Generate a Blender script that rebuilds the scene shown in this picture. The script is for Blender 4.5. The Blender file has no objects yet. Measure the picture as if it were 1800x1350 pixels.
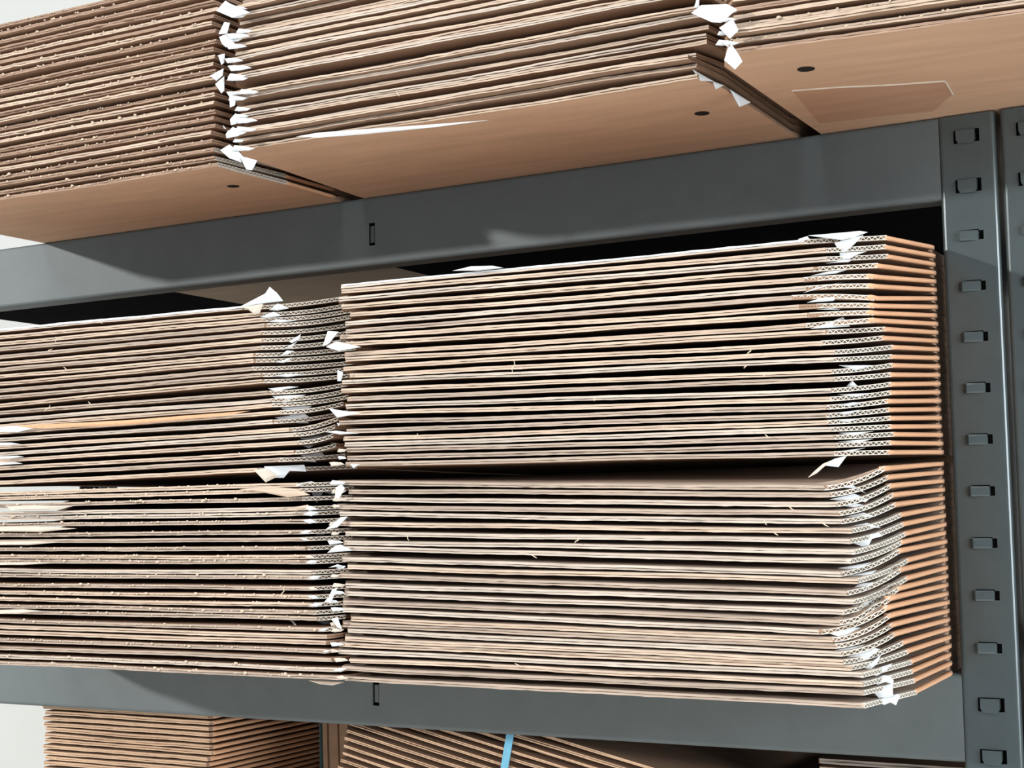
import bpy, math, random
from mathutils import Vector, Matrix
random.seed(11)
S = bpy.context.scene
COL = S.collection
ZOFF = 1250.0                       # top of the upper shelf beam stands 1.25 m above the floor

# ------------------------------------------------------------------ camera (mm; X along the rack, Y into it, Z up)
F_, YAW, PIT, ROL, CX, CY, CZ = 2690.6, -0.506, 0.088, -0.017, 208.33, -900.12, -232.56
_f = Vector((math.sin(YAW)*math.cos(PIT), math.cos(YAW)*math.cos(PIT), math.sin(PIT)))
_r = Vector((math.cos(YAW), -math.sin(YAW), 0)); _u = _r.cross(_f)
R_ = _r*math.cos(ROL)+_u*math.sin(ROL); U_ = -_r*math.sin(ROL)+_u*math.cos(ROL)
CAM = Vector((CX, CY, CZ))
def ray(x, y): return _f + R_*((x-900)/F_) - U_*((y-675)/F_)
def onY(x, y, Y): d = ray(x, y); return CAM + d*((Y-CY)/d.y)
def onX(x, y, X): d = ray(x, y); return CAM + d*((X-CX)/d.x)
def onPl(x, y, p, n): d = ray(x, y); return CAM + d*((p-CAM).dot(n)/d.dot(n))
cd = bpy.data.cameras.new('camera'); cam = bpy.data.objects.new('camera', cd); COL.objects.link(cam)
M = Matrix((R_, U_, -_f)).transposed().to_4x4()
M.translation = Vector((CX, CY, CZ+ZOFF))/1000
cam.matrix_world = M; cd.sensor_fit = 'HORIZONTAL'; cd.sensor_width = 36; cd.lens = F_/1800*36
cd.clip_start = .01; S.camera = cam

# ------------------------------------------------------------------ materials
def mat(name, col, rough=.8, metal=0, var=.12, scale=(60, 60, 60), bump=0, bscale=900, spec=.3, fleck=None):
    m = bpy.data.materials.new(name); m.use_nodes = True; N = m.node_tree.nodes; L = m.node_tree.links
    b = N['Principled BSDF']; b.inputs['Roughness'].default_value = rough; b.inputs['Metallic'].default_value = metal
    b.inputs['Specular IOR Level'].default_value = spec
    tc = N.new('ShaderNodeTexCoord'); mp = N.new('ShaderNodeMapping'); mp.inputs['Scale'].default_value = scale
    no = N.new('ShaderNodeTexNoise'); no.inputs['Scale'].default_value = 1; no.inputs['Detail'].default_value = 5
    L.new(tc.outputs['Object'], mp.inputs['Vector']); L.new(mp.outputs['Vector'], no.inputs['Vector'])
    r = N.new('ShaderNodeValToRGB'); e = r.color_ramp.elements
    e[0].position = .3; e[1].position = .7
    e[0].color = [c*(1-var) for c in col]+[1]; e[1].color = [min(1, c*(1+var)) for c in col]+[1]
    L.new(no.outputs['Fac'], r.inputs['Fac']); out = r.outputs['Color']
    if fleck:
        n2 = N.new('ShaderNodeTexNoise'); n2.inputs['Scale'].default_value = fleck[0]; n2.inputs['Detail'].default_value = 2
        L.new(tc.outputs['Object'], n2.inputs['Vector'])
        r2 = N.new('ShaderNodeValToRGB'); r2.color_ramp.elements[0].position = fleck[1]; r2.color_ramp.elements[1].position = fleck[1]+.06
        L.new(n2.outputs['Fac'], r2.inputs['Fac'])
        mx = N.new('ShaderNodeMix'); mx.data_type = 'RGBA'; mx.inputs[7].default_value = list(fleck[2])+[1]
        L.new(r2.outputs['Color'], mx.inputs[0]); L.new(out, mx.inputs[6]); out = mx.outputs[2]
    L.new(out, b.inputs['Base Color'])
    if bump:
        n3 = N.new('ShaderNodeTexNoise'); n3.inputs['Scale'].default_value = bscale
        L.new(tc.outputs['Object'], n3.inputs['Vector'])
        bp = N.new('ShaderNodeBump'); bp.inputs['Strength'].default_value = bump; bp.inputs['Distance'].default_value = .0004
        L.new(n3.outputs['Fac'], bp.inputs['Height']); L.new(bp.outputs['Normal'], b.inputs['Normal'])
    return m
KRAFT = mat('kraft_paper', (.61, .405, .275), .75, var=.09, scale=(14, 90, 90), bump=.15, fleck=(900, .70, (.64, .46, .34)))
GAP_SHADE = mat('gap_shade_kraft', (.33, .215, .145), .85, var=.09, scale=(14, 90, 90))  # kraft darkened in colour to paint the shade between stacked sheets
TAN = mat('tan_folded_edge', (.56, .385, .255), .75, var=.08, scale=(300, 20, 200))
EDGE = mat('cut_board_edge', (.52, .415, .325), .9, var=.22, scale=(25, 300, 900), bump=.5, bscale=1600)
EDGE_G = mat('cut_board_edge_grey', (.51, .445, .38), .9, var=.22, scale=(20, 300, 900), bump=.5, bscale=1600)
EDGE_D = mat('cut_board_edge_dull', (.40, .325, .265), .9, var=.25, scale=(18, 300, 900), bump=.5, bscale=1600)
EDGE_B = mat('cut_board_edge_brown', (.33, .23, .17), .9, var=.25, scale=(40, 300, 900), bump=.5, bscale=1600)
FOLD = mat('folded_kraft_edge', (.66, .385, .225), .7, var=.08, scale=(300, 20, 200), bump=.15)
LINER = mat('white_paper_liner', (.64, .685, .71), .6, var=.04, scale=(30, 30, 30), bump=.1)
CREAM = mat('pale_torn_paper', (.62, .55, .47), .7, var=.07, scale=(60, 60, 60), bump=.1)
FLUTE = mat('flute_paper', (.66, .63, .56), .8, var=.10, scale=(200, 200, 200))
NUB = mat('torn_paper_fibre', (.66, .55, .42), .8, var=.1, scale=(300, 300, 300))
METAL = mat('grey_painted_steel', (.080, .106, .112), .24, metal=.25, var=.06, scale=(60, 60, 60), bump=.05, bscale=1500, spec=.5)
BEAMM = mat('grey_satin_steel', (.115, .142, .148), .55, metal=.1, var=.05, scale=(40, 40, 40), bump=.08, bscale=1500, spec=.4)
STEEL_SHADE = mat('dark_steel_slot_shade', (.014, .014, .015), .95, var=.1, spec=0)  # dark deck steel, also the painted shade behind the slots
HOLE = mat('hole_shadow_black', (.012, .009, .008), .9, var=.1)
BOARD = mat('brown_hardboard', (.36, .25, .165), .7, var=.1, scale=(20, 60, 60))
WALL = mat('white_wall_paint', (.64, .665, .65), .9, var=.02, scale=(4, 4, 4))
FLOOR = mat('pale_floor', (.84, .80, .74), .7, var=.03, scale=(3, 3, 3))
BLUE = mat('blue_plastic_strap', (.17, .47, .66), .4, var=.08, scale=(300, 300, 300))
TEAL = mat('teal_plastic_strap', (.20, .36, .38), .4, var=.08, scale=(300, 300, 300))
BRASS = mat('brass_screw', (.42, .33, .16), .4, metal=.8, var=.1)

# ------------------------------------------------------------------ object helpers
def V(p): return (p[0]/1000, p[1]/1000, (p[2]+ZOFF)/1000)
class MB:
    def __init__(s): s.v = []; s.f = []; s.m = []
    def add(s, vs, fs, mi=0):
        o = len(s.v); s.v += [tuple(v) for v in vs]
        for f in fs: s.f.append([o+i for i in f]); s.m.append(mi)
    def box(s, a, b, mi=0):
        x0, y0, z0 = a; x1, y1, z1 = b
        s.add([(x0,y0,z0),(x1,y0,z0),(x1,y1,z0),(x0,y1,z0),(x0,y0,z1),(x1,y0,z1),(x1,y1,z1),(x0,y1,z1)],
              [(3,2,1,0),(4,5,6,7),(0,1,5,4),(1,2,6,5),(2,3,7,6),(3,0,4,7)], mi)
    def sweep(s, path, sect, mi=0, closed=False, cap=True):
        n = len(sect[0]); o = len(s.v)
        for q in sect: s.v += [tuple(v) for v in q]
        K = len(sect)
        for k in range(K if closed else K-1):
            a = o+k*n; b = o+((k+1) % K)*n
            for i in range(n):
                j = (i+1) % n; s.f.append([a+i, a+j, b+j, b+i]); s.m.append(mi)
        if cap and not closed:
            s.f.append([o+i for i in range(n)][::-1]); s.m.append(mi)
            s.f.append([o+(K-1)*n+i for i in range(n)]); s.m.append(mi)
    def tube(s, pts, rad, n=6, mi=0):
        pts = [Vector(p) for p in pts]; sect = []
        for k, p in enumerate(pts):
            t = (pts[min(k+1, len(pts)-1)]-pts[max(k-1, 0)]).normalized()
            a = t.cross(Vector((.3, .9, .2))).normalized(); b = t.cross(a)
            r = rad[k] if isinstance(rad, (list, tuple)) else rad
            sect.append([p+a*r*math.cos(2*math.pi*i/n)+b*r*math.sin(2*math.pi*i/n) for i in range(n)])
        s.sweep(None, sect, mi)
    def build(s, name, mats, parent=None, smooth=False, origin=None):
        og = Vector(origin) if origin else (Vector(parent['_o']) if parent and '_o' in parent else Vector((0, 0, 0)))
        me = bpy.data.meshes.new(name)
        me.from_pydata([((v[0]-og.x)/1000, (v[1]-og.y)/1000, (v[2]-og.z)/1000) for v in s.v], [], s.f)
        for m in (mats if isinstance(mats, list) else [mats]): me.materials.append(m)
        for p, mi in zip(me.polygons, s.m): p.material_index = mi; p.use_smooth = smooth
        me.update()
        o = bpy.data.objects.new(name, me); COL.objects.link(o)
        if parent:
            o.parent = parent
            if '_o' in parent: o['_o'] = list(parent['_o'])
        else: o.location = V(og)
        return o
def tag(o, label=None, cat=None, group=None, kind=None):
    if label: o['label'] = label
    if cat: o['category'] = cat
    if group: o['group'] = group
    if kind: o['kind'] = kind
    return o
def root(name, loc, label, cat, group=None):
    o = bpy.data.objects.new(name, None); COL.objects.link(o); o.empty_display_size = .02
    o.location = V(loc); o['_o'] = list(loc)
    return tag(o, label, cat, group)
def cut(o, cutters):                                   # real holes through a mesh
    ms = []
    for c in cutters:
        md = o.modifiers.new('hole', 'BOOLEAN'); md.object = c; md.operation = 'DIFFERENCE'; md.solver = 'EXACT'
    bpy.context.view_layer.update()
    dg = bpy.context.evaluated_depsgraph_get()
    me = bpy.data.meshes.new_from_object(o.evaluated_get(dg)); o.modifiers.clear(); o.data = me
    for c in cutters: bpy.data.objects.remove(c)

# ------------------------------------------------------------------ setting
w = MB(); w.box((-4200, 640, -ZOFF), (3200, 740, 1600)); tag(w.build('wall_back', WALL), kind='structure')
w = MB(); w.box((-4200, -3200, -ZOFF-60), (3200, 740, -ZOFF)); tag(w.build('floor', FLOOR), kind='structure')

# ------------------------------------------------------------------ the shelving
DZ = 325.3; Z3 = -560.0
def cprofile(x0, x1, y0, depth, r=2.6, t=1.5):         # plan outline of an upright channel with rounded front corners
    out = [(x0, y0+depth)]
    for k in range(5): a = math.pi*(1+.5*k/4); out.append((x0+r+r*math.cos(a), y0+r+r*math.sin(a)))
    for k in range(5): a = math.pi*(1.5+.5*k/4); out.append((x1-r+r*math.cos(a), y0+r+r*math.sin(a)))
    out.append((x1, y0+depth)); out.append((x1-t, y0+depth)); out.append((x1-t, y0+t)); out.append((x0+t, y0+t)); out.append((x0+t, y0+depth))
    return out
def cyl_cutter(c, r, axis='y', l=12, n=20):
    m = MB()
    a = [(c[0]+r*math.cos(2*math.pi*i/n), c[1]-l/2, c[2]+r*math.sin(2*math.pi*i/n)) for i in range(n)]
    b = [(p[0], c[1]+l/2, p[2]) for p in a]; m.sweep(None, [a, b]); return m.build('cutter', METAL)
def box_cutter(a, b):
    m = MB(); m.box(a, b); return m.build('cutter', METAL)
BUMPS = [-72.7-29.7*k for k in range(9)]
HOOKS = [-13.6, -43.0, -342.0, -370.9]
BOLTS = [-87.8, -236.8]
def upright(rt, x0, x1, y0, front=True, ztop=-1.0, detail=True):
    pr = cprofile(x0, x1, y0, 30)
    if not front: pr = [(p[0], 2*y0+30-p[1]) for p in pr][::-1]
    m = MB(); m.sweep(None, [[(p[0], p[1], -ZOFF) for p in pr], [(p[0], p[1], ztop) for p in pr]])
    o = m.build('upright_post', METAL, rt)
    og = Vector(rt['_o'])
    if not (front and detail): return o
    xm = x0+16.2
    cs = []
    for z in HOOKS: cs.append(box_cutter((xm-7.2, y0-4, z-3.9), (xm+7.6, y0+4, z+3.9)))
    for z in BUMPS:
        cs.append(box_cutter((xm+4.7, y0-4, z-2.7), (xm+7.6, y0+2.6, z+2.7))); cs.append(box_cutter((xm-5.6, y0-4, z+2.5), (xm+5.0, y0+2.6, z+3.5)))  # right-end cut shapes the shaded end of each tab
    for z in BOLTS: cs.append(cyl_cutter((xm-.7, y0, z), 2.3))
    for c in cs: c.location = Vector((0, 0, 0)); c.data.transform(Matrix.Translation(-og/1000)); c.parent = rt
    cut(o, cs)
    for z in BUMPS:
        m = MB(); h = 2.9
        xs = [xm-8.0, xm-6.4, xm-5.4, xm-1, xm+4.3, xm+4.5]; ds = [-.3, 1.6, 2.2, 1.5, .45, -.3]
        sec = []
        for x, dd in zip(xs, ds):
            hh = h if dd > 0 else h*.75
            sec.append([(x, y0-dd+.25, z-hh), (x, y0-dd, z-hh*.7), (x, y0-dd, z+hh*.7), (x, y0-dd+.25, z+hh), (x, y0+.9, z+hh), (x, y0+.9, z-hh)])
        m.sweep(None, sec); m.build('punched_tab', METAL, o)
        m = MB(); m.box((xm-7, y0+3.0, z-4.5), (xm+9, y0+3.6, z+4.5)); m.build('slot_shade_plate', STEEL_SHADE, o)  # dark plate added so the cut reads as shade
    for z in HOOKS:
        m = MB(); up = z in (HOOKS[0], HOOKS[1])
        pts = [(xm-5.6, z+3.4), (xm-5.6, z-2.0), (xm-4.2, z-4.4), (xm+3.8, z-4.6), (xm+5.0, z-2.2), (xm+5.0, z+3.4)]
        a = [(p[0], y0-1.7, p[1]) for p in pts]; b = [(p[0], y0+3.0, p[1]) for p in pts]
        m.sweep(None, [b, a]); m.build('hook_tab', METAL, o)
        m = MB(); m.box((xm-7.9, y0+5.0, z-5), (xm+8.2, y0+6.0, z+5)); m.build('slot_shade_plate', STEEL_SHADE, o)  # added dark plate paints the shade inside the hook slot
    for k, z in enumerate(BOLTS):
        m = MB(); n = 14
        a = [(xm-.7+2.2*math.cos(2*math.pi*i/n), y0+2.2, z+2.2*math.sin(2*math.pi*i/n)) for i in range(n)]
        b = [(xm-.7+1.7*math.cos(2*math.pi*i/n), y0+1.4, z+1.7*math.sin(2*math.pi*i/n)) for i in range(n)]
        m.sweep(None, [a, b]); m.build('bolt_end', BRASS if k == 0 else STEEL_SHADE, o)
    return o
def beam(rt, x0, x1, ztop, h=50.0, y0=.6, slot=None):
    t = 1.4; r = 2.6; pr = [(y0+24, ztop), (y0+r, ztop)]
    for k in range(1, 5): a = math.pi*(.5+.5*k/4); pr.append((y0+r+r*math.cos(a), ztop-r+r*math.sin(a)))
    for k in range(5): a = math.pi*(1+.5*k/4); pr.append((y0+r+r*math.cos(a), ztop-h+r+r*math.sin(a)))
    pr += [(y0+16, ztop-h), (y0+16, ztop-h+t), (y0+r, ztop-h+t), (y0+t, ztop-h+r), (y0+t, ztop-r), (y0+r, ztop-t), (y0+24, ztop-t)]
    m = MB(); m.sweep(None, [[(x, p[0], p[1]) for p in pr] for x in (x0, x1)])
    o = m.build('shelf_beam', BEAMM, rt)
    if slot is not None:
        og = Vector(rt['_o']); zc = ztop-.545*h
        c = box_cutter((slot-2.6, y0-3, zc-8.2), (slot+3.2, y0+6, zc+8.2))
        c.location = Vector((0, 0, 0)); c.data.transform(Matrix.Translation(-og/1000)); c.parent = rt
        cut(o, [c])
        m = MB()
        sec = [[(slot-1.4, y0+1.2, zc+s*6.0), (slot+2.6, y0+.2, zc+s*6.0), (slot+2.6, y0+1.4, zc+s*6.0), (slot-1.4, y0+2.4, zc+s*6.0)] for s in (-1, 1)]
        m.sweep(None, sec); m.build('bent_tongue', BEAMM, o)
        m = MB(); m.box((slot-4, y0+4, zc-10), (slot+4.6, y0+4.8, zc+10)); m.build('slot_shade_plate', STEEL_SHADE, o)  # added dark plate paints the shade inside the beam slot
    return o
def plank(rt, x0, x1, ztop, m_, y0=3.0, y1=440, t=9):
    m = MB(); m.box((x0, y0, ztop-t), (x1, y1, ztop-.3)); return m.build('deck_panel', m_, rt)
rk = root('shelving_rack', (-533, 200, -ZOFF), 'dark grey steel shelving rack holding the stacked flat boxes', 'shelf rack')
upright(rk, 0, 32.6, 0); upright(rk, -1098, -1066, 0, detail=False)
upright(rk, 0, 32.6, 415, front=False); upright(rk, -1098, -1066, 415, front=False)
XS = -404.2
for zt, sl in ((0, XS), (-DZ, XS), (Z3, None)):
    beam(rk, -1066, .4, zt, slot=sl)
    m = MB(); m.box((-1066, 441, zt-50), (.4, 443, zt)); m.build('shelf_beam', BEAMM, rk)
plank(rk, -1066, -784, 0, STEEL_SHADE); tag(plank(rk, -783.5, -530, 0, BOARD), 'brown hardboard deck panel'); plank(rk, -529.5, -1, 0, STEEL_SHADE)
plank(rk, -1066, -1, -DZ, STEEL_SHADE); plank(rk, -1066, -1, Z3, STEEL_SHADE)
rk2 = root('shelving_rack', (560, 200, -ZOFF), 'neighbouring grey steel rack whose post shows at right edge', 'shelf rack')
upright(rk2, 35.6, 68.2, 0); upright(rk2, 35.6, 68.2, 415, front=False)
beam(rk2, 68, 700, 0); m = MB(); m.box((68, 441, -50), (700, 443, 0)); m.build('shelf_beam', BEAMM, rk2)
m = MB(); m.box((37, 8, -.9), (700, 440, -.1)); tag(m.build('deck_panel', CREAM, rk2), 'pale deck edge on top of the post')
plank(rk2, 68, 700, -DZ, STEEL_SHADE); plank(rk2, 68, 700, Z3, STEEL_SHADE)
upright(rk2, 700, 732, 0, detail=False); upright(rk2, 700, 732, 415, front=False)

# ------------------------------------------------------------------ flattened boxes
_u1 = 'zeroth first second third fourth fifth sixth seventh eighth ninth tenth eleventh twelfth thirteenth fourteenth fifteenth sixteenth seventeenth eighteenth nineteenth'.split()
ORD = _u1+[t+('ieth' if k == 0 else 'y-'+_u1[k]) for t in ('twent', 'thirt', 'fort') for k in range(10)]
def lerp(a, b, t): return a+(b-a)*t
BOXES = {}
class Box: pass
def make_box(stack, xl, xc, xs, yf, yc, zL, zC, zE, t, tb, yb, zCE=None, cl=14, edge=None, flutes=True, fold=True, ncol=56,
             yfold=-7.0, inset=2.2, wob=.34, nub=False, kraft_front=False, tiltL=0, folded_ext=0, topm=None, yzero=-7.0, edge_up=None):
    """zL, zC, zE: underside height at the front left, front right corner and far back; t thickness in front, tb at the back"""
    B = Box(); B.stack = stack; B.kids = []; low = BOXES[stack][-1] if BOXES.get(stack) else None
    k = [random.uniform(1.2, 2.2), random.uniform(2.6, 4.2), random.uniform(5, 8)]
    ph = [random.uniform(0, 6.28) for _ in range(3)]; am = [wob*random.uniform(.3, 1), wob*.6*random.uniform(.2, 1), wob*.25]
    def wave(u): return sum(a*math.sin(kk*u*3.14+p) for a, kk, p in zip(am, k, ph))*min(1, 8*(1-u)+.25)
    vc = (yc-yf)/(yzero-yf)
    dCE = 0 if zCE is None else zCE-lerp(zC, zE, vc)
    def z(x, y):
        u = max(0, min(1, (x-xl)/(xc-xl))); zf = lerp(zL, zC, u)+wave(u)
        v = max(0, min(1, (y-yf)/(yzero-yf))); r = lerp(zf, zE, v)
        wgt = max(0, min(1, (x-xc)/max(1, xs-xc)))
        if dCE: r += dCE*wgt*(v/vc if v < vc else max(0, (1-v)/(1-vc)))
        if low and y < yzero: r = max(r, low.z(x, y)+low.t+.28)
        return r
    def right(y):
        if y >= yfold and fold: return xs-5.0
        if y >= yc-.01: return xs-1.0 if fold else xs
        return lerp(xc, xs, (y-yf)/(yc-yf))-(inset if flutes else 0)*min(1, (y-yf)/4)
    def left(y):
        d = y-yf
        return xl+cl*(1-d/(cl*1.4)) if d < cl*1.4 else xl
    B.z = z; B.t = t; B.xl, B.xc, B.xs, B.yf, B.yc = xl, xc, xs, yf, yc
    ys = sorted(set([yf, yf+2, yf+(yc-yf)*.33, yf+(yc-yf)*.66, yc-.02, yc+.02, lerp(yc, yfold, .33), lerp(yc, yfold, .66), yfold-.02, yfold+.02, yfold+14, yb]))
    B.root = root('flattened_box', ((xl+xs)/2, (yf+yb)/2, zE), None, 'cardboard box')
    t1 = t*random.uniform(.34, .46); g = .16
    off = [random.uniform(-.5, .5), 0]; off[1] = off[0]+random.uniform(-.9, .9)
    rag = random.uniform(.12, .3)
    for ply in range(2):
        m = MB(); top = []; bot = []; dph = random.uniform(0, 6); damp = random.uniform(.02, .12)
        for j, y in enumerate(ys):
            a, b = left(y), right(y); bk = max(0, min(1, (y-yfold)/14))
            for i in range(ncol+1):
                s = i/ncol; x = lerp(a, b, s); yy = y
                if j == 0: yy = y+off[ply]+random.gauss(0, rag)
                elif j == 1: yy = y+max(0, off[ply])*.5
                zb = z(x, y); T = lerp(t, tb, bk)
                if ply == 0: z0, z1 = zb, zb+t1
                else: z0, z1 = zb+t1+g, zb+T
                if ply == 1 and j < 6: dz = damp*math.sin(7*s+dph); z0 += dz*.5+.05; z1 += dz
                if ply == 0 and j < 4: z0 -= .1*abs(math.sin(5*s+dph)); z1 -= .10*max(0, math.sin(4*s+dph))
                if j == 0: z0 += random.gauss(0, .07); z1 += random.gauss(0, .05)
                top.append((x, yy, z1)); bot.append((x, yy, z0))
        n = ncol+1; J = len(ys); vs = top+bot; K = len(top)
        ft = [(j*n+i, j*n+i+1, (j+1)*n+i+1, (j+1)*n+i) for j in range(J-1) for i in range(ncol)]
        m.add(vs, [], 0)
        def af(f, mi): m.f.append(list(f)); m.m.append(mi)
        for f in ft: af(f, 0)
        for f in ft: af([K+q for q in f][::-1], 1)
        for i in range(ncol): af((K+i, K+i+1, i+1, i), 2); q = (J-1)*n+i; af((q, q+1, K+q+1, K+q), 3)
        for j in range(J-1):
            q, q2 = j*n, (j+1)*n; af((K+q2, K+q, q, q2), 3)
            q, q2 = j*n+ncol, (j+1)*n+ncol; af((K+q, K+q2, q2, q), 3)
        em = TAN if kraft_front else (edge or EDGE)
        mats = [topm or GAP_SHADE, GAP_SHADE, edge_up or em, GAP_SHADE] if ply else [GAP_SHADE, GAP_SHADE if low else KRAFT, em, GAP_SHADE]  # faces towards neighbouring sheets carry the painted gap shade
        m.build('upper_panel' if ply else 'lower_panel', mats, B.root)
    if flutes:                                          # the fluted cut along the slanting corner
        m = MB(); p0 = Vector((xc-.3, yf+.4)); p1 = Vector((xs, yc)); L = (p1-p0).length; d = (p1-p0)/L; nn = Vector((d.y, -d.x))
        per = random.uniform(3.1, 3.6); N = int(L/per*8); lt = .42
        def pt(s, o, zz): q = p0+d*s+nn*o; return (q.x, q.y, z(p0.x+d.x*s, p0.y+d.y*s)+zz)
        NS = 14
        for z0, z1 in ((0, lt), (t-lt, t)):
            m.sweep(None, [[pt(L*k/NS, .35, z0), pt(L*k/NS, .35, z1), pt(L*k/NS, -2.6, z1), pt(L*k/NS, -2.6, z0)] for k in range(NS+1)])
        ph0 = random.uniform(0, 6); sec = []
        for q in range(N+1):
            s = L*q/N; c = t/2+(t/2-lt*1.1)*math.sin(2*math.pi*s/per+ph0)*.95; h = .27
            sec.append([pt(s, .25, c-h), pt(s, .25, c+h), pt(s, -2.6, c+h), pt(s, -2.6, c-h)])
        m.sweep(None, sec)
        m.build('fluted_edge', FLUTE, B.root)
    if fold:                                            # the closed fold that shows as a rounded brown strip
        m = MB(); sec = []; NS = 12
        for q in range(NS+1):
            s = q/NS; y = lerp(yc-.5, yfold, s); zz = z(xs, y); sc = 1-.75*max(0, (s-.93)/.07); row = []
            for e in range(9):
                a = math.pi*(-.5+e/8); row.append((xs-1.1+1.5*math.cos(a)*sc, y, zz+t/2+(t/2+.06)*math.sin(a)*sc))
            row.append((xs-3, y, zz+t/2+t/2*sc)); row.append((xs-3, y, zz+t/2-t/2*sc)); sec.append(row)
        m.sweep(None, sec); m.build('side_fold', FOLD, B.root, smooth=True)
    if nub:                                             # ragged nicks left by a torn perforation
        m = MB(); x = xl+random.uniform(4, 12)
        while x < xc-4:
            r = random.uniform(.35, .85)*(1.25 if random.random() < .25 else .8); zz = z(x, yf)+t*random.uniform(.5, 1.05)
            yy = yf-random.uniform(.1, .5)
            m.tube([(x-r*1.2, yy, zz-r*.3), (x-r*.3, yy-r*.5, zz), (x+r*.5, yy-r*.3, zz+r*.2), (x+r*1.3, yy, zz)], [r*.45, r*.85, r*.7, r*.3], 5)
            x += random.choice([3.2, 6.5, 7, 8, 8, 9, 14]) if random.random() < .8 else 2.2
        m.build('torn_perforation', NUB, B.root)
    BOXES.setdefault(stack, []).append(B); return B

def spaced(zs, mn):                                     # bottom to top, never closer than mn
    out = [zs[0]]
    for q in zs[1:]: out.append(max(q, out[-1]+mn))
    return out
T0 = 2.4
def c3(l, ox, oy): return [(ox+x/3, oy+y/3) for x, y in l]
# --- upper right stack (A), read top to bottom
A700 = [470+q/3.75 for q in (85,120,165,220,280,335,385,430,475,545,580,635,685,725,785,840,895,940,1000,1055,1110,1150,1190,1240,1280)]
Ac = c3([(640,135),(755,180),(760,225),(690,280),(640,335),(650,380),(575,428),(615,480),(655,522),(650,575),(755,612),(730,668),(800,718),(800,757),(790,820),(795,860),(785,918),(785,965),(755,1008),(760,1050),(765,1088),(780,1125),(800,1167),(805,1208),(800,1252)], 1200, 380)
Ae = c3([(1080,112),(1070,160),(1085,210),(1030,260),(985,310),(985,360),(940,405),(965,455),(985,500),(995,545),(1070,595),(1065,640),(1110,690),(1105,740),(1105,785),(1100,835),(1100,885),(1105,930),(1085,975),(1095,1020),(1100,1065),(1105,1110),(1115,1150),(1100,1195),(1090,1245)], 1200, 380)
As = [(1200+lerp(1343, 1400, k/24)/3, 380+lerp(165, 1245, k/24)/3) for k in range(25)]
# --- lower right stack (B)
B700 = [820+q/3.293 for q in (80,128,180,222,268,325,380,430,470,530,580,630,685,735,785,828,888,922,956,1000,1040,1082,1130,1180,1240)]
Bc = c3([(745,235),(775,270),(810,320),(830,370),(840,410),(890,460),(885,515),(905,572),(885,620),(835,690),(925,725),(865,790),(905,835),(845,890),(825,945),(720,995),(790,1035),(807,1068),(834,1110),(849,1155),(891,1182),(951,1221),(966,1269),(984,1317),(987,1385)], 1200, 780)
Be = c3([(1070,130),(1090,175),(1100,220),(1110,270),(1125,320),(1155,375),(1165,425),(1175,475),(1160,520),(1145,565),(1190,615),(1150,665),(1185,710),(1140,765),(1100,815),(1085,865),(1095,905),(1110,955),(1120,1005),(1165,1050),(1190,1095),(1210,1150),(1218,1200),(1225,1250),(1235,1310)], 1200, 780)
Bs = [(1200+lerp(1395, 1452, k/24)/3, 780+lerp(105, 1195, k/24)/3) for k in range(25)]
XSIDE = -1.6
def right_stack(name, L700, C, E_, S_, yf, edges, zfloor=None, xl=-334, topm=None):
    n = len(C)
    Lz = [onY(700, y, yf).z-T0/2 for y in L700][::-1]
    Cp = [onY(x, y, yf) for x, y in C][::-1]; Ep = [onX(x, y, XSIDE) for x, y in E_][::-1]; Sp = [onX(x, y, XSIDE) for x, y in S_][::-1]
    Cz = [p.z-T0/2 for p in Cp]; Ez = [p.z-T0/2 for p in Ep]; Sz = [p.z-T0/2 for p in Sp]
    if zfloor is not None: Sz[0] = zfloor; Lz[0] = max(Lz[0], zfloor-1.5)
    Lz = spaced(Lz, T0+.25); Cz = spaced(Cz, T0+.1); Ez = spaced(Ez, T0+.1); Sz = spaced(Sz, T0+.4)
    for i in range(n):
        tb = (Sz[i+1]-Sz[i]-.06) if i+1 < n else T0
        yc = max(-146, min(-85, Ep[i].y))
        make_box(name, xl+random.uniform(-3, 3), min(-12, Cp[i].x), XSIDE-random.uniform(0, .6), yf+random.uniform(-.8, .8), yc, Lz[i], Cz[i], Sz[i], T0, tb, 240,
                 zCE=Ez[i], edge=random.choice(edges), cl=random.uniform(8, 16), topm=topm, edge_up=LINER if name == 'A' and i == n-1 else None)
right_stack('B', B700, Bc, Be, Bs, -152, [EDGE_G, EDGE_G, EDGE, EDGE_D], zfloor=-DZ+.1, topm=EDGE_D)
right_stack('A', A700, Ac, Ae, As, -150, [EDGE, EDGE, EDGE_G, EDGE_D])
# --- upper left (C) and lower left (D) stacks
Cc = [(425,541),(458,553),(461,562),(467,572),(460,585),(461,598),(459,611),(448,624),(446,634),(443,648),(460,659),(462,670),(470,690),(475,703),(479,712),(493,725),(480,741),(508,755),(518,764),(524,778),(516,795),(489,808),(452,826)]
Ce = [(600,523),(602,537),(598,549),(597,561),(596,573),(596,587),(596,600),(596,614),(596,626),(596,639),(596,650),(596,662),(599,677),(599,689),(596,701),(594,714),(592,727),(592,740),(592,754),(592,770),(591,786),(590,803),(590,822)]
D200 = [850+q/3.97 for q in (40,75,130,190,225,275,345,390,450,505,540,605,640,710,765,815,865,905,975,1020,1060,1115,1170,1235,1285)]
def dcx(y):
    P = [(855, 525), (900, 540), (950, 533), (1000, 547), (1047, 547), (1085, 556), (1120, 575), (1140, 570), (1163, 587), (1200, 600)]
    for (a, b), (c, d) in zip(P, P[1:]):
        if y <= c: return lerp(b, d, max(0, (y-a)/(c-a)))
    return 600
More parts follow.
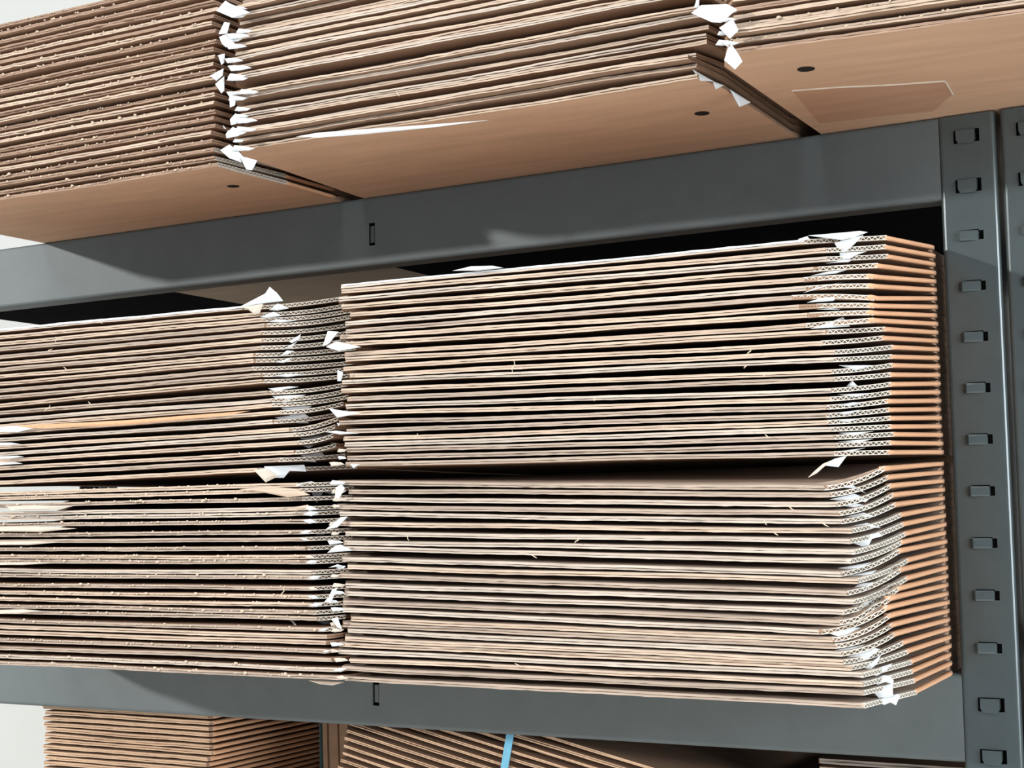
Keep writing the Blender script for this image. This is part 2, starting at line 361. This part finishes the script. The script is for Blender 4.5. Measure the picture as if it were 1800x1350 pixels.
def left_stack(name, Lpx, Lx, C, E_, yf, xs, edges, zfloor=None, nub=False, yb=240):
    n = len(C)
    Lz = [onY(Lx, y, yf).z-T0/2 for y in Lpx][::-1]; Cp = [onY(x, y, yf) for x, y in C][::-1]
    Cz = [p.z-T0/2 for p in Cp]
    if E_: Ez = [onY(x, y, -112).z-T0/2 for x, y in E_][::-1]
    else: Ez = [q+.8 for q in Cz]
    Sz = [(a+b)/2+2.0 for a, b in zip(Lz, Cz)]
    if zfloor is not None: Sz = [max(zfloor, q) for q in Sz]; Sz[0] = zfloor
    if zfloor is not None: Lz[0] = max(Lz[0], zfloor-2.0)
    Lz = spaced(Lz, T0+.2); Cz = spaced(Cz, T0+.1); Ez = spaced(Ez, T0+.12); Sz = spaced(Sz, T0+.5)
    for i in range(n):
        tb = (Sz[i+1]-Sz[i]-.06) if i+1 < n else T0
        xc = Cp[i].x
        make_box(name, -705+random.uniform(-3, 3)+(3 if name == 'C' else 0), xc, max(xs, xc+6), yf+random.uniform(-1, 1), max(yf+8, yf+min(38, max(6, (xs-xc)*.8))), Lz[i], Cz[i], Sz[i], T0, tb, yb,
                 zCE=Ez[i], edge=random.choice(edges), cl=random.uniform(14, 30), nub=nub and random.random() < .7, fold=False, flutes=(xs-xc) > 8, ncol=60, edge_up=LINER if name == 'C' and i == n-1 else None)
Dc = [(dcx(q), q) for q in [862+(y-869)*(1191-862)/(1173.6-869) for y in D200]]
left_stack('D', D200, 200, Dc, None, -150, -330, [EDGE, EDGE_D, EDGE_G, EDGE_D], zfloor=-DZ+.1, nub=True)
C0 = [lerp(577, 851, k/22)+random.uniform(-1.6, 1.6) for k in range(23)]
left_stack('C', C0, 0, Cc, Ce, -150, -340, [EDGE, EDGE, EDGE_G, EDGE_D])
# --- the three stacks on the upper shelf
def plain_stack(name, n, z0, pitch, xl, xc, xs, yf, yc, yb, edges, t=3.2, stag=2.0, nub=0, zjit=.5, droop=0, flutes=(), sag=None, xj=1.5, xcs=None, wob=.3, kraft_front=False, fold=True, yfold=-7, yzero=-7, topm=None, cl=10, ncol=56):
    Lz, Cz, Sz = [], [], []
    for i in range(n):
        b = z0+pitch*i
        Sz.append(b); Lz.append(b-droop*.6+random.uniform(-zjit, zjit)); Cz.append(b-droop+random.uniform(-zjit, zjit))
        if sag: a, c = sag(i); Lz[-1] += a; Cz[-1] += c
    Lz = spaced(Lz, t+.12); Cz = spaced(Cz, t+.12)
    for i in range(n):
        dx = random.uniform(-xj, xj); c = xcs(i) if xcs else 0
        make_box(name, xl+random.uniform(-xj, xj), xc+dx+c, xs+dx*.3+c, yf+(random.uniform(-stag, stag) if name != 'F' or i < 2 else random.choice((-6, -5, -3, 3, 5, 7))), yc, Lz[i], Cz[i], Sz[i], t, (pitch-.06) if i+1 < n else t, yb,
                 edge=random.choice(edges), flutes=i in flutes, fold=fold, nub=random.random() < nub, wob=wob, kraft_front=kraft_front, yfold=yfold, yzero=yzero, topm=topm, cl=cl, ncol=ncol)
plain_stack('E', 25, .1, 5.15, -731, -433, -429, -137, -66, 255, [EDGE_B, EDGE_B, EDGE], t=2.4, stag=2.6, nub=.9, zjit=.55, flutes=(0, 1, 2), droop=1.0, wob=.4, sag=lambda i: ((1.6, 1.2) if i >= 17 else (0, 0)))
plain_stack('F', 25, .1, 4.25, -410, -92, -87, -150, -120, 250, [EDGE, EDGE, EDGE_G], t=2.1, stag=5.5, zjit=.55, droop=0,
            sag=lambda i: (3.6+(0, .9, -.5)[i % 3], 1.5+(0, .9, -.5)[i % 3]), xcs=lambda i: 0 if i < 4 else 6, wob=.5, fold=False, cl=8)
plain_stack('G', 11, .1, 4.3, -70, 232, 238, -184, -150, 230, [EDGE, EDGE_B, EDGE], t=2.3, stag=3, nub=.35, zjit=.4,
            sag=lambda i: (1.0, -9.0), wob=.3, fold=False, cl=12)
# --- the stacks on the bottom shelf
plain_stack('H', 47, Z3+.1, 4.5, -748, -569, -566, 20, 22, 330, [EDGE_B], t=2.7, stag=.7, zjit=.25, wob=.25, kraft_front=True, yfold=300, yzero=300, topm=GAP_SHADE, cl=6,
            xcs=lambda i: -min(26, max(0, 34-i)*1.8), xj=1.2, ncol=20)
plain_stack('J', 38, Z3+.1, 4.65, -101, 196, 199, 40, 42, 330, [EDGE, EDGE_G], t=3.0, stag=1, zjit=.2, wob=.2, kraft_front=False, yfold=300, yzero=300, topm=GAP_SHADE, cl=4, fold=False, ncol=20)
# tilted strapped bundle
ANG = math.radians(12.0); PIV = Vector((-441, 24, -340))
NI = 27
plain_stack('I', NI, PIV.z-5.5*NI, 5.5, PIV.x, PIV.x+326, PIV.x+330, PIV.y, PIV.y+3, 320, [EDGE], t=1.8, stag=.8, zjit=.15, wob=.15, kraft_front=True, yfold=300, yzero=300, topm=GAP_SHADE, cl=4, ncol=20)
ROT = Matrix.Translation(Vector(V(PIV))) @ Matrix.Rotation(ANG, 4, 'Y') @ Matrix.Translation(-Vector(V(PIV)))
def tilt(o): o.matrix_world = ROT @ Matrix.Translation(o.location)
for B in BOXES['I']: tilt(B.root)

# ------------------------------------------------------------------ torn white liner corners, loose fibres, hole shade discs
PL = {'AR': (Vector((-30, -152, 0)), Vector((0, -116, 0))), 'CR': (Vector((-388, -152, 0)), Vector((-336, -112, 0))),
      'AL': (Vector((-330, -153.5, 0)), Vector((-200, -153.5, 0))), 'FL': (Vector((-420, -158, 0)), Vector((-300, -158, 0))),
      'GL': (Vector((-70, -190, 0)), Vector((60, -190, 0))), 'FR': (Vector((-95, -152, 0)), Vector((-84, -100, 0))), 'CL': (Vector((-640, -153, 0)), Vector((-500, -153, 0)))}
def nearest(stacks, p):
    best = None
    for s in stacks:
        for B in BOXES[s]:
            x = max(B.xl, min(B.xs, p.x)); y = max(B.yf, min(0, p.y)); d = abs(B.z(x, y)+B.t/2-p.z)
            if best is None or d < best[0]: best = (d, B)
    return best[1]
def proj(p):
    d = p-CAM; zz = d.dot(_f); return 900+F_*d.dot(R_)/zz, 675-F_*d.dot(U_)/zz
def flap(pl, stacks, px, m_=None, curl=3.0, base=1.2, rev=False):
    a, b = PL[pl]; d = (b-a).normalized(); n = Vector((d.y, -d.x, 0))
    xs_ = [p[0] for p in px]; x0, x1 = min(xs_), max(xs_)
    P = []
    for x, y in px:
        s = (x-x0)/max(1, x1-x0); s = 1-s if rev else s
        P.append(onPl(x, y, a+n*(base+curl*s), n))
    c = sum(P, Vector((0, 0, 0)))/len(P)+n*.7
    Bx = nearest(stacks, min(P, key=lambda p: -p.x if rev else p.x))
    # subdivide the fan once so the piece can bow
    m = MB(); V0 = []; K = len(P); ring2 = [lerp(c, p, .55)+n*.35 for p in P]
    th = n*.22
    vs = P+ring2+[c]; bk = [v-th for v in vs]; Q = len(vs); fs = []
    for i in range(K):
        j = (i+1) % K
        fs += [(i, j, K+j, K+i), (K+i, K+j, 2*K)]
        fs += [(Q+K+i, Q+K+j, Q+j, Q+i), (Q+2*K, Q+K+j, Q+K+i)]
        fs += [(j, i, Q+i, Q+j)]
    m.add(vs+bk, fs); o = m.build('torn_liner_flap', m_ or LINER, Bx.root, smooth=False)
    o['label'] = 'torn white paper corner' if m_ is None else 'torn pale paper corner'
    Bx.kids.append(max(p.z for p in P)-min(p.z for p in P)); return o
ARF = [[(1420,414),(1511,406),(1526,408),(1502,417),(1480,422),(1450,418)], [(1467,427),(1518,413),(1501,430),(1483,444),(1474,439)],
 [(1476,444),(1524,442),(1504,449),(1491,457),(1477,458)], [(1404,420),(1419,415),(1424,421),(1403,425)], [(1452,463),(1476,458),(1498,457),(1491,461)],
 [(1424,485),(1457,477),(1490,474),(1469,481)], [(1412,515),(1433,506),(1489,494),(1458,502)], [(1418,532),(1442,524),(1482,520),(1464,529)],
 [(1435,544),(1480,541),(1490,537),(1474,545)], [(1424,578),(1458,567),(1482,557),(1494,574)], [(1474,642),(1536,642),(1508,650),(1502,651),(1494,648)],
 [(1488,679),(1498,669),(1508,679)], [(1472,693),(1533,691),(1505,698)], [(1474,761),(1536,758),(1508,764),(1502,766)], [(1472,776),(1536,771),(1508,779)],
 [(1472,793),(1522,787),(1497,794)], [(1468,712),(1500,707),(1520,708),(1492,714)], [(1466,726),(1515,720),(1488,729)], [(1470,740),(1520,734),(1490,742)]]
BRF = [[(1445,818),(1468,806),(1489,801),(1474,821)], [(1461,857),(1486,850),(1500,853),(1522,867),(1510,862),(1492,856)],
 [(1458,878),(1502,868),(1510,871),(1527,878),(1521,883),(1507,875),(1497,883),(1478,880)], [(1478,889),(1496,883),(1530,890),(1519,898),(1510,894)],
 [(1485,909),(1518,901),(1539,908),(1517,908),(1510,915),(1500,912)], [(1473,930),(1524,919),(1549,928),(1533,923),(1522,933)],
 [(1485,949),(1544,936),(1552,942),(1536,941),(1525,963),(1514,960)], [(1472,999),(1532,988),(1514,999),(1502,1001)], [(1488,1013),(1541,1002),(1529,1012)],
 [(1494,1037),(1512,1026),(1536,1023),(1521,1038)], [(1488,1068),(1535,1054),(1512,1074)], [(1475,1089),(1512,1082),(1516,1083),(1502,1096)],
 [(1459,1114),(1490,1103),(1514,1103),(1498,1117),(1478,1120)], [(1468,1143),(1520,1133),(1508,1143),(1493,1147)], [(1481,1158),(1538,1139),(1547,1141),(1522,1161),(1508,1163)],
 [(1500,1168),(1530,1165),(1550,1149),(1541,1168),(1530,1177)], [(1511,1184),(1569,1166),(1560,1177),(1542,1188)],
 [(1530,1195),(1553,1187),(1565,1188),(1571,1196),(1570,1204),(1556,1199),(1543,1204)], [(1534,1215),(1559,1204),(1569,1202),(1570,1224),(1545,1227)],
 [(1532,1232),(1578,1220),(1582,1223),(1575,1240),(1565,1235),(1555,1239)]]
CRF = [[(420,540),(466,516),(474,504),(487,515),(498,529),(463,533)], [(473,545),(488,533),(508,542),(488,546)],
 [(457,557),(481,548),(496,555),(469,559)], [(474,566),(486,561),(521,564),(493,567)], [(508,601),(529,587),(526,597),(514,603)], [(495,615),(523,600),(512,611)],
 [(492,626),(504,616),(518,617),(506,623)], [(485,637),(513,628),(508,634),(498,638)], [(479,661),(506,657),(540,658),(506,663)],
 [(471,683),(508,679),(526,680),(499,685),(488,689)], [(478,696),(538,694),(513,701),(500,710)], [(491,715),(548,714),(526,728),(512,732),(501,722)],
 [(483,734),(535,727),(548,736),(516,738),(501,740)], [(521,744),(529,737),(544,744)], [(526,759),(568,751),(584,767),(562,764),(544,767)],
 [(527,771),(550,765),(572,765),(562,776),(545,776)], [(523,780),(572,772),(543,788)], [(574,771),(582,778),(593,779),(584,782)], [(518,795),(562,789),(572,803),(535,803)],
 [(502,809),(550,806),(556,812)], [(464,820),(535,817),(538,829),(526,821),(513,824),(499,840),(477,840)]]
DRF = [[(513,851),(548,846),(556,849),(538,857)], [(544,859),(589,851),(589,871),(562,861),(557,884)], [(543,890),(587,890),(584,898),(562,901),(557,905)], [(554,941),(561,934),(572,941)],
 [(551,1049),(568,1040),(586,1034),(573,1048)], [(554,1091),(578,1091),(590,1108),(573,1099)], [(507,1088),(516,1092),(529,1108),(522,1103)],
 [(566,1141),(585,1148),(605,1161),(597,1160),(578,1149)], [(580,1161),(596,1165),(610,1177),(633,1187),(614,1187),(597,1180)]]
BLF = [[(572,931),(599,909),(611,908),(593,927)], [(575,972),(588,960),(598,957),(620,968),(592,970)], [(577,998),(593,992),(604,995)], [(576,1054),(584,1036),(593,1033),(582,1058),(570,1058)],
 [(582,1088),(593,1085),(601,1106),(593,1103)], [(590,857),(600,851),(606,858),(596,876),(589,874)]]
ALF = [[(567,609),(576,582),(595,583),(578,604)], [(573,610),(591,600),(635,610),(595,617)], [(593,650),(603,655),(599,670),(593,670)], [(577,717),(596,721),(635,726),(593,734)],
 [(592,743),(598,745),(595,749)], [(615,816),(633,816),(621,823)], [(570,759),(590,757),(632,762),(598,764)]]
FLF = [[(380,19),(396,1),(404,6),(440,22),(408,31)], [(384,60),(394,39),(404,40),(399,59)], [(385,65),(397,60),(413,77),(397,83),(390,77)], [(383,97),(395,94),(394,110),(389,114)],
 [(369,133),(393,120),(391,133),(380,142)], [(378,148),(394,134),(394,159),(389,164)], [(403,160),(414,174),(413,185),(404,189)], [(404,210),(414,199),(425,215),(406,220)],
 [(392,220),(398,227),(394,226)], [(397,236),(409,223),(433,233),(415,240),(398,243)], [(387,264),(403,254),(420,266),(425,286),(403,278)], [(420,267),(427,275),(452,282),(443,299),(433,298),(425,282)]]
FRF = [[(1218,122),(1255,143),(1231,142)], [(1251,142),(1273,150),(1259,157)], [(1283,157),(1320,180),(1300,188)]]
GLF = [[(1215,23),(1233,9),(1278,7),(1295,16),(1268,40),(1251,39)], [(1224,0),(1229,0),(1228,14),(1220,13)], [(1264,49),(1288,33),(1298,53),(1283,68)], [(1268,75),(1279,70),(1281,84)],
 [(1279,86),(1286,78),(1298,95),(1305,108),(1292,122),(1273,106)]]
for q in ARF: flap('AR', 'A', q)
for q in BRF: flap('AR', 'B', q)
flap('AR', 'B', [(1420,840),(1432,828),(1447,815),(1462,809),(1447,822),(1436,832)], CREAM, 2)
for q in CRF: flap('CR', 'C', q)
flap('CR', 'C', [(422,540),(463,534),(457,549),(448,553),(436,544)], CREAM, 2)
flap('CR', 'C', [(446,826),(467,823),(489,837),(467,848)], CREAM, 2)
for q in DRF: flap('CR', 'D', q)
flap('CR', 'D', [(541,1196),(566,1197),(605,1199),(585,1205),(563,1203)], CREAM, 2)
for q in BLF: flap('AL', 'B', q, rev=True)
for q in ALF: flap('AL', 'A', q, rev=True)
for q in FLF: flap('FL', 'F', q, rev=True)
for q in FRF: flap('FR', 'F', q)
for q in GLF: flap('GL', 'G', q, rev=True)
for q, s in [([(0,750),(30,748),(62,752),(30,760),(0,760)], 'C'), ([(0,778),(20,778),(38,781),(12,783),(0,783)], 'C'), ([(0,802),(30,801),(42,803),(20,806),(0,807)], 'C'),
             ([(0,813),(26,812),(40,815),(0,818)], 'C'), ([(10,890),(60,888),(128,890),(90,896),(20,897)], 'D'), ([(0,926),(60,925),(135,929),(70,935),(0,934)], 'D'),
             ([(0,952),(60,951),(110,953),(50,958),(0,958)], 'D'), ([(0,989),(60,988),(95,990),(40,993),(0,993)], 'D'), ([(0,1072),(40,1071),(75,1074),(30,1079),(0,1079)], 'D')]:
    flap('CL', s, q, CREAM if s == 'D' else None, 1.5, base=.6, rev=True)
PL['CF'] = (Vector((-640, -154, 0)), Vector((-500, -154, 0)))
flap('FL', 'F', [(520,240),(560,233),(640,227),(740,220),(860,211),(760,224),(640,236),(560,242)], None, .6, base=-1)
flap('AL', 'A', [(795,476),(828,468),(866,467),(885,471),(840,476)], None, 1, base=-1)
flap('CF', 'D', [(420,860),(470,855),(520,859),(545,870),(505,874),(465,866)], EDGE, 1.2, base=.3)
flap('CF', 'D', [(490,899),(510,893),(541,887),(546,893),(522,898)], EDGE, 1.2, base=.3)
o = flap('CF', 'C', [(0,749),(120,744),(230,738),(330,730),(440,722),(395,731),(330,737),(215,747),(80,753)], FOLD, 1.2, base=.3); o['label'] = 'torn brown paper strip'
# the torn paper fringe at the left ends of the boxes
for s_, pl_, pr_, sz in (('F', 'FL', .9, 1.0), ('A', 'AL', .3, .7), ('B', 'AL', .4, .7), ('G', 'GL', .6, 1.0)):
    for B in BOXES[s_]:
        if random.random() > pr_: continue
        cx, cy = proj(Vector((B.xl+6, B.yf, B.z(B.xl+6, B.yf)+B.t*.5))); r = random.uniform(.6, 1.3)*sz; up = random.choice((-1, 1, 1))
        if not (0 < cx < 1790 and 5 < cy < 1240): continue
        q = [(cx-9*r, cy+up*3), (cx-4*r, cy-up*5*r), (cx+8*r, cy-up*4*r), (cx+24*r, cy-up*1), (cx+16*r, cy+up*3), (cx, cy+up*4)]
        flap(pl_, s_, q, random.choice((None, CREAM, CREAM)) if s_ in 'AB' else None, 3.5*r, base=-.5, rev=True)
for B in BOXES['D']:
    if random.random() > .75: continue
    cx, cy = proj(Vector((B.xc-2, B.yf, B.z(B.xc-2, B.yf)+B.t*.5))); r = random.uniform(.6, 1.2); up = random.choice((-1, 1))
    flap('CF', 'D', [(cx-4*r, cy+2*up), (cx+8*r, cy-4*up*r), (cx+22*r, cy-2*up), (cx+10*r, cy+4*up*r)], random.choice((None, None, CREAM)), 3, base=.2)
for (x, y, dx, dy, s) in [(903,632,-2,22,'A'),(1320,612,-6,12,'A'),(1342,655,2,8,'A'),(1045,697,0,8,'A'),(734,762,-6,10,'A'),(1345,764,8,6,'A'),(1308,755,5,6,'A'),(1312,640,-4,8,'A'),
        (98,592,0,10,'C'),(92,613,-8,4,'C'),(174,562,6,7,'C'),(112,645,6,5,'C'),(88,712,-10,12,'C'),(155,706,6,6,'C'),(498,1032,-3,18,'D'),(420,795,6,5,'C'),
        (714,941,5,9,'B'),(1018,945,-8,10,'B'),(1384,888,12,9,'B'),(1443,918,14,8,'B'),(1343,915,5,8,'B'),(934,975,10,6,'B'),(1360,936,8,5,'B'),(905,1166,12,6,'B'),(697,161,5,8,'F'),(480,190,10,4,'F')]:
    yf = -154.5 if s != 'F' else -160
    p = [onY(x, y, yf+1), onY(x+dx*.3+dy*.12, y+dy*.4, yf), onY(x+dx*.7-dy*.1, y+dy*.7, yf), onY(x+dx, y+dy, yf+.5)]
    m = MB(); m.tube(p, [.16, .3, .3, .12], 5); m.build('paper_fibre', NUB, nearest([s], p[0]).root)
# dark discs that paint the shade in punched holes, and the die-cut tongue on the undersides of the lowest boxes of the upper shelf
def disc(B, x, y, r, name='hole_shade_disc'):
    c = None
    for zz in (0, -.5, -1):                       # settle on the sheet itself
        d = ray(x, y); p = CAM+d*((zz-CZ)/d.z); zz2 = B.z(p.x, p.y); p = CAM+d*((zz2-CZ)/d.z); zz2 = B.z(p.x, p.y); p = CAM+d*((zz2-CZ)/d.z)
    m = MB(); n = 20
    a = [(p.x+r*math.cos(2*math.pi*i/n), p.y+r*math.sin(2*math.pi*i/n), B.z(p.x, p.y)-.02) for i in range(n)]
    b = [(q[0], q[1], B.z(p.x, p.y)-.28) for q in a]
    m.sweep(None, [a, b]); o = m.build(name, HOLE, B.root); o['label'] = 'dark disc for the shade in a punched hole'
disc(BOXES['E'][0], 410, 327, 4.2); disc(BOXES['F'][0], 1234, 199, 4.4); disc(BOXES['G'][0], 1417, 121, 4.6)
G0 = BOXES['G'][0]; m = MB()
def und(x, y, B):
    d = ray(x, y); zz = 0
    for _ in range(4): p = CAM+d*((zz-CZ)/d.z); zz = B.z(p.x, p.y)
    return Vector((p.x, p.y, zz-.14))
for seg in ([(1392,159),(1470,153),(1560,149),(1661,142)], [(1661,142),(1675,166)]):
    m.tube([und(x, y, G0) for x, y in seg], .55, 6)
TONGUE = mat('red_brown_kraft', (.50, .30, .20), .75, var=.08, scale=(14, 90, 90))
q_ = [(1394,161),(1470,155),(1560,151),(1659,144),(1672,167),(1640,196),(1560,203),(1440,217)]
m2 = MB(); a_ = [und(x, y, G0) for x, y in q_]; m2.sweep(None, [[v+Vector((0, 0, .12)) for v in a_], a_]); m2.build('die_cut_tongue', TONGUE, G0.root)
o = m.build('die_cut_line', CREAM, G0.root); o['label'] = 'pale line of a die-cut tongue'

# ------------------------------------------------------------------ upright boards and straps on the bottom shelf
for k in range(5):
    xa = onY(566+9*k, 1290, 150).x; m = MB(); sec = []
    for q in range(13):
        zz = lerp(Z3+.1, -342-2*(k % 2), q/12); b = 12*(1-q/12)**2*(.6+.1*k); sec.append([(xa+b, 150+1.5*(k % 2), zz), (xa+b+4.4, 150+1.5*(k % 2), zz), (xa+b+4.4, 330, zz), (xa+b, 330, zz)])
    m.sweep(None, sec)
    o = m.build('upright_board', [KRAFT], origin=(xa, 240, Z3))
    tag(o, '%s brown board standing on edge between the two strapped bundles, bottom shelf' % ['leftmost', 'second from left', 'middle', 'second from right', 'rightmost'][k], 'cardboard sheet', 'upright boards on the bottom shelf')
m = MB(); m.box((-330, 346, Z3+.1), (24, 350, -344)); tag(m.build('upright_board', KRAFT, origin=(-150, 348, Z3)), 'large brown board standing at the back behind the tilted bundle, bottom shelf', 'cardboard sheet')
def strap(name, m_, x0, x1, y0, y1, z0, z1, label, axis):
    m = MB(); t = .5; c = 2.6; m2 = []
    def ring(e):
        r = 1.5
        return [(x0-e, z0-e*0), (x0-e, z1+e), (x1+e, z1+e), (x1+e, z0-e*0)]
    if axis == 'x':      # loop in the XZ plane, band width along Y
        P = [(x0-.5, z0), (x0-.5, z1+.5), (x1+.5, z1+.5), (x1+.5, z0)]; Q = [(x0-1, z0-.5), (x0-1, z1+1), (x1+1, z1+1), (x1+1, z0-.5)]
        sec = [[(a[0], y0, a[1]), (b[0], y0, b[1]), (b[0], y1, b[1]), (a[0], y1, a[1])] for a, b in zip(P, Q)]
    else:                # loop in the YZ plane, band width along X
        P = [(y0-.5, z0), (y0-.5, z1+.5), (y1+.5, z1+.5), (y1+.5, z0)]; Q = [(y0-1.1, z0-.5), (y0-1.1, z1+1), (y1+1, z1+1), (y1+1, z0-.5)]
        sec = [[(x0, a[0], a[1]), (x0, b[0], b[1]), (x1, b[0], b[1]), (x1, a[0], a[1])] for a, b in zip(P, Q)]
    m.sweep(None, sec, closed=axis != 'x')
    o = m.build(name, m_, origin=((x0+x1)/2, (y0+y1)/2, z0)); return tag(o, label, 'strap')
zH = Z3+4.5*47-1.2
strap('packing_strap', TEAL, -750, -562.5, 150, 155.5, Z3+.7, zH, 'dull teal strap around the brown bundle at lower left', 'x')
px = onY(918, 1316, PIV.y); xl_ = PIV.x+(px.x-PIV.x)/math.cos(ANG)+ (PIV.z-px.z)*0
o = strap('packing_strap', BLUE, xl_-9, xl_-3.4, PIV.y-1.2, 322, PIV.z-5.5*NI-.6, PIV.z-1.5, 'bright blue strap around the tilted bundle on the bottom shelf', 'y'); tilt(o)

# ------------------------------------------------------------------ labels: which box is which
WHERE = {'A': 'upper right stack, middle shelf', 'B': 'lower right stack, middle shelf', 'C': 'upper left stack, middle shelf', 'D': 'lower left stack, middle shelf',
         'E': 'the left stack, top shelf', 'F': 'the middle stack, top shelf', 'G': 'the right stack, top shelf', 'H': 'the left bundle, bottom shelf', 'I': 'the tilted bundle, bottom shelf',
         'J': 'the right pile, bottom shelf'}
GRP = {'A': 'flat boxes in the upper right stack', 'B': 'flat boxes in the lower right stack', 'C': 'flat boxes in the upper left stack', 'D': 'flat boxes in the lower left stack',
       'E': 'flat boxes stacked at left on the top shelf', 'F': 'flat boxes stacked midway on the top shelf', 'G': 'flat boxes stacked at right on the top shelf',
       'H': 'flat boxes in the left bundle below', 'I': 'flat boxes in the tilted bundle below', 'J': 'flat boxes in the right pile below'}
for s, L in BOXES.items():
    n = len(L)
    for i, B in enumerate(L):
        top = n-1-i
        if s in 'EFG': pos = 'lowest' if i == 0 else ORD[i+1]+' from bottom'
        elif s in 'HIJ': pos = 'topmost' if top == 0 else ORD[top+1]+' from top'
        elif top == 0: pos = 'topmost'
        elif i == 0: pos = 'lowest'
        elif top < n/2: pos = ORD[top+1]+' from top'
        else: pos = ORD[i+1]+' from bottom'
        look = 'flattened brown box'
        if B.kids: look = 'flat box with torn white corner' if max(B.kids) < 5.5 else 'flat box with big torn white corner'
        if s in 'EFG' and i == 0: look = 'flat brown box with punched hole'
        B.root['label'] = '%s, %s of %s' % (look, pos, WHERE[s]); B.root['group'] = GRP[s]
for o in bpy.data.objects:
    if '_o' in o: del o['_o']

# ------------------------------------------------------------------ light
sd = bpy.data.lights.new('sun', 'SUN'); sun = bpy.data.objects.new('sun', sd); COL.objects.link(sun)
sun.rotation_euler = Vector((.95, 1, -.335)).to_track_quat('-Z', 'Y').to_euler(); sd.energy = 2.35; sd.angle = math.radians(2.2); sd.color = (1, .965, .92)
ad = bpy.data.lights.new('right_window', 'AREA'); ar = bpy.data.objects.new('right_window', ad); COL.objects.link(ar)
ad.shape = 'RECTANGLE'; ad.size = 1.2; ad.size_y = 1.4; ad.energy = 78; ad.color = (.95, .97, 1)
ar.location = (2.4, -1.2, 1.35); ar.rotation_euler = (Vector((-.1, 0, 1.05))-ar.location).to_track_quat('-Z', 'Y').to_euler()
ld = bpy.data.lights.new('added_floor_fill', 'AREA'); lo = bpy.data.objects.new('added_floor_fill', ld); COL.objects.link(lo)  # unseen lamp, added so bounce off the floor brightens the undersides
ld.shape = 'RECTANGLE'; ld.size = 1.6; ld.size_y = 1.0; ld.energy = 48; ld.color = (1, .96, .9); lo.location = (-.7, -1.7, 2.5)
W = bpy.data.worlds.new('world'); S.world = W; W.use_nodes = True
bg = W.node_tree.nodes['Background']; bg.inputs[0].default_value = (.80, .88, 1, 1); bg.inputs[1].default_value = .36
S.view_settings.view_transform = 'Standard'; S.view_settings.look = 'None'; S.view_settings.exposure = 0; S.view_settings.gamma = 1
